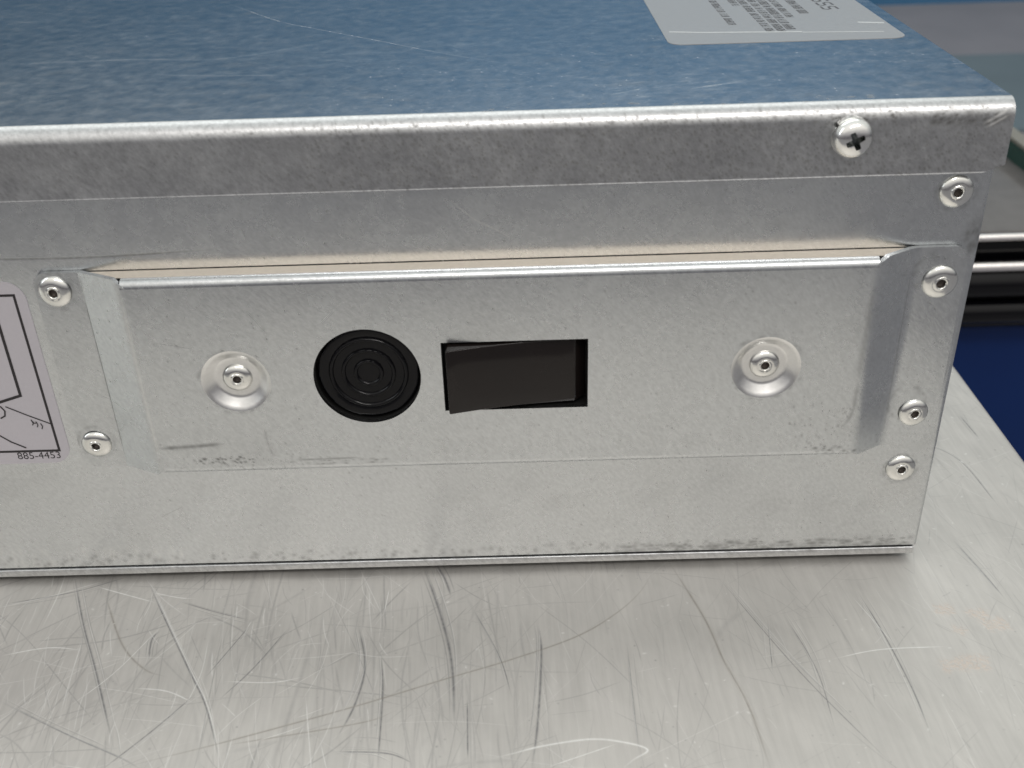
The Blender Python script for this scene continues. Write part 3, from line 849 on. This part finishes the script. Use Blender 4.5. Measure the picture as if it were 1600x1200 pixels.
me_ = bpy.data.objects['printed_number'].data

# data label on the lid
bm = bmesh.new(); slab(bm, rounded(-55.6, -2.4, 49.0, 150, 3.6), top3, 0.012, 0.09)
lb = obj('data_label', bm, M_LABEL, lid, label='pale silver label with rows of small faded print')
bm = bmesh.new()
for xc, yf, wd in ((-38.2, 67.4, 1.9), (-33.3, 89.3, 1.9), (-30.9, 59.4, 2.0), (-28.3, 59.0, 2.0), (-25.8, 60.7, 2.2), (-23.0, 73.8, 1.9), (-18.7, 77.6, 2.3)):
    y = yf
    while y < 140:
        nch = rng.integers(2, 8)
        for _ in range(nch):
            q = rng.integers(0, 4)
            x0, x1 = xc-wd/2, xc+wd/2
            stroke(bm, [(x0, y+.15), (x1, y+.15)], .34, top3, .10, .104)
            if q != 1: stroke(bm, [(x0, y+.8), (x1-(.5 if q == 2 else 0), y+.8)], .30, top3, .10, .104)
            stroke(bm, [(x0+.15 if q < 2 else xc, y+.30), (x0+.15 if q < 2 else xc, y+.66)], .3, top3, .10, .104)
            if q in (0, 3): stroke(bm, [(x1-.15, y+.30), (x1-.15, y+.66)], .3, top3, .10, .104)
            y += 1.15
        y += .9
for i, y0 in enumerate((81.3, 86.2, 91.1, 96.0)):   # larger heading characters, one faded by wear
    stroke(bm, [(-12.9, y0+3.6), (-12.9, y0+.6), (-12.0, y0), (-11.2, y0+.6), (-11.1, y0+3.0), (-10.3, y0+3.7), (-9.4, y0+3.2), (-9.3, y0+.3)] , .62, top3, .10, .104)
obj('faded_print', bm, M_INK2, lb)
bm = bmesh.new()
stroke(bm, [(-54, 62), (-46, 60.2), (-36, 59.2), (-24, 58.0)], 1.1, top3, .105, .108)
stroke(bm, [(-24, 57.4), (-12, 56.2), (-6, 55.6)], .7, top3, .105, .108)
stroke(bm, [(-9, 66), (-3.2, 64.4)], 1.3, top3, .105, .108)
obj('scuff', bm, M_SCUFF, lb)

# ------------------------------------------------------------------ black machine beyond the table, on a blue cabinet
mach = thing('black_machine', (145, 600, -131), 'black glossy machine with horizontal rails and a green edged grey deck, behind the case', 'machine')
MX0, MX1 = 62, 227
bm = bmesh.new(); box(bm, MX0, MX1, 356, 900, -131, -72)
bevel(bm, lambda e_: all(v.co.y < 357 for v in e_.verts) and abs(e_.verts[0].co.x-e_.verts[1].co.x) > 10, 4, 4)
obj('housing', bm, M_GLOSS, mach, smooth=40)
bm = bmesh.new(); box(bm, MX0, MX1, 352, 900, -71.9, -68)
bevel(bm, lambda e_: all(v.co.y < 353 for v in e_.verts) and abs(e_.verts[0].co.x-e_.verts[1].co.x) > 10, 1.6, 4)
obj('deck', bm, M_DECK, mach, smooth=40)
def rail(y, z, r, m_):
    bm = bmesh.new(); pr = [(y+r*math.cos(2*math.pi*i/32), z+r*math.sin(2*math.pi*i/32)) for i in range(32)]
    extrude_x(bm, pr, MX0-4, MX1+2)
    obj('rail', bm, m_, mach, smooth=40)
rail(349, -70.3, 2.0, M_CHROME)
rail(346, -86.5, 3.0, M_CHROME)
rail(350, -97.5, 9.5, M_GLOSS)
rail(349, -115, 7.5, M_GLOSS)
bm = bmesh.new(); box(bm, MX1, MX1+4, 380, 900, -68, -56)
rim_ = obj('raised_rim', bm, M_GREEN, mach)
bm = bmesh.new(); box(bm, MX1-.5, MX1+9, 380, 900, -56, -54)
obj('rim_cap', bm, M_BEIGE, rim_)
bm = bmesh.new(); box(bm, 52, 234, 362, 900, -949, -131.2)
bevel(bm, lambda e_: all(v.co.y < 363 for v in e_.verts), 6, 4)
cabm = obj('cabinet', bm, M_BLUE, None, smooth=40)
cabm['label'] = 'dark blue painted cabinet past the table edge under the black machine'; cabm['category'] = 'cabinet'
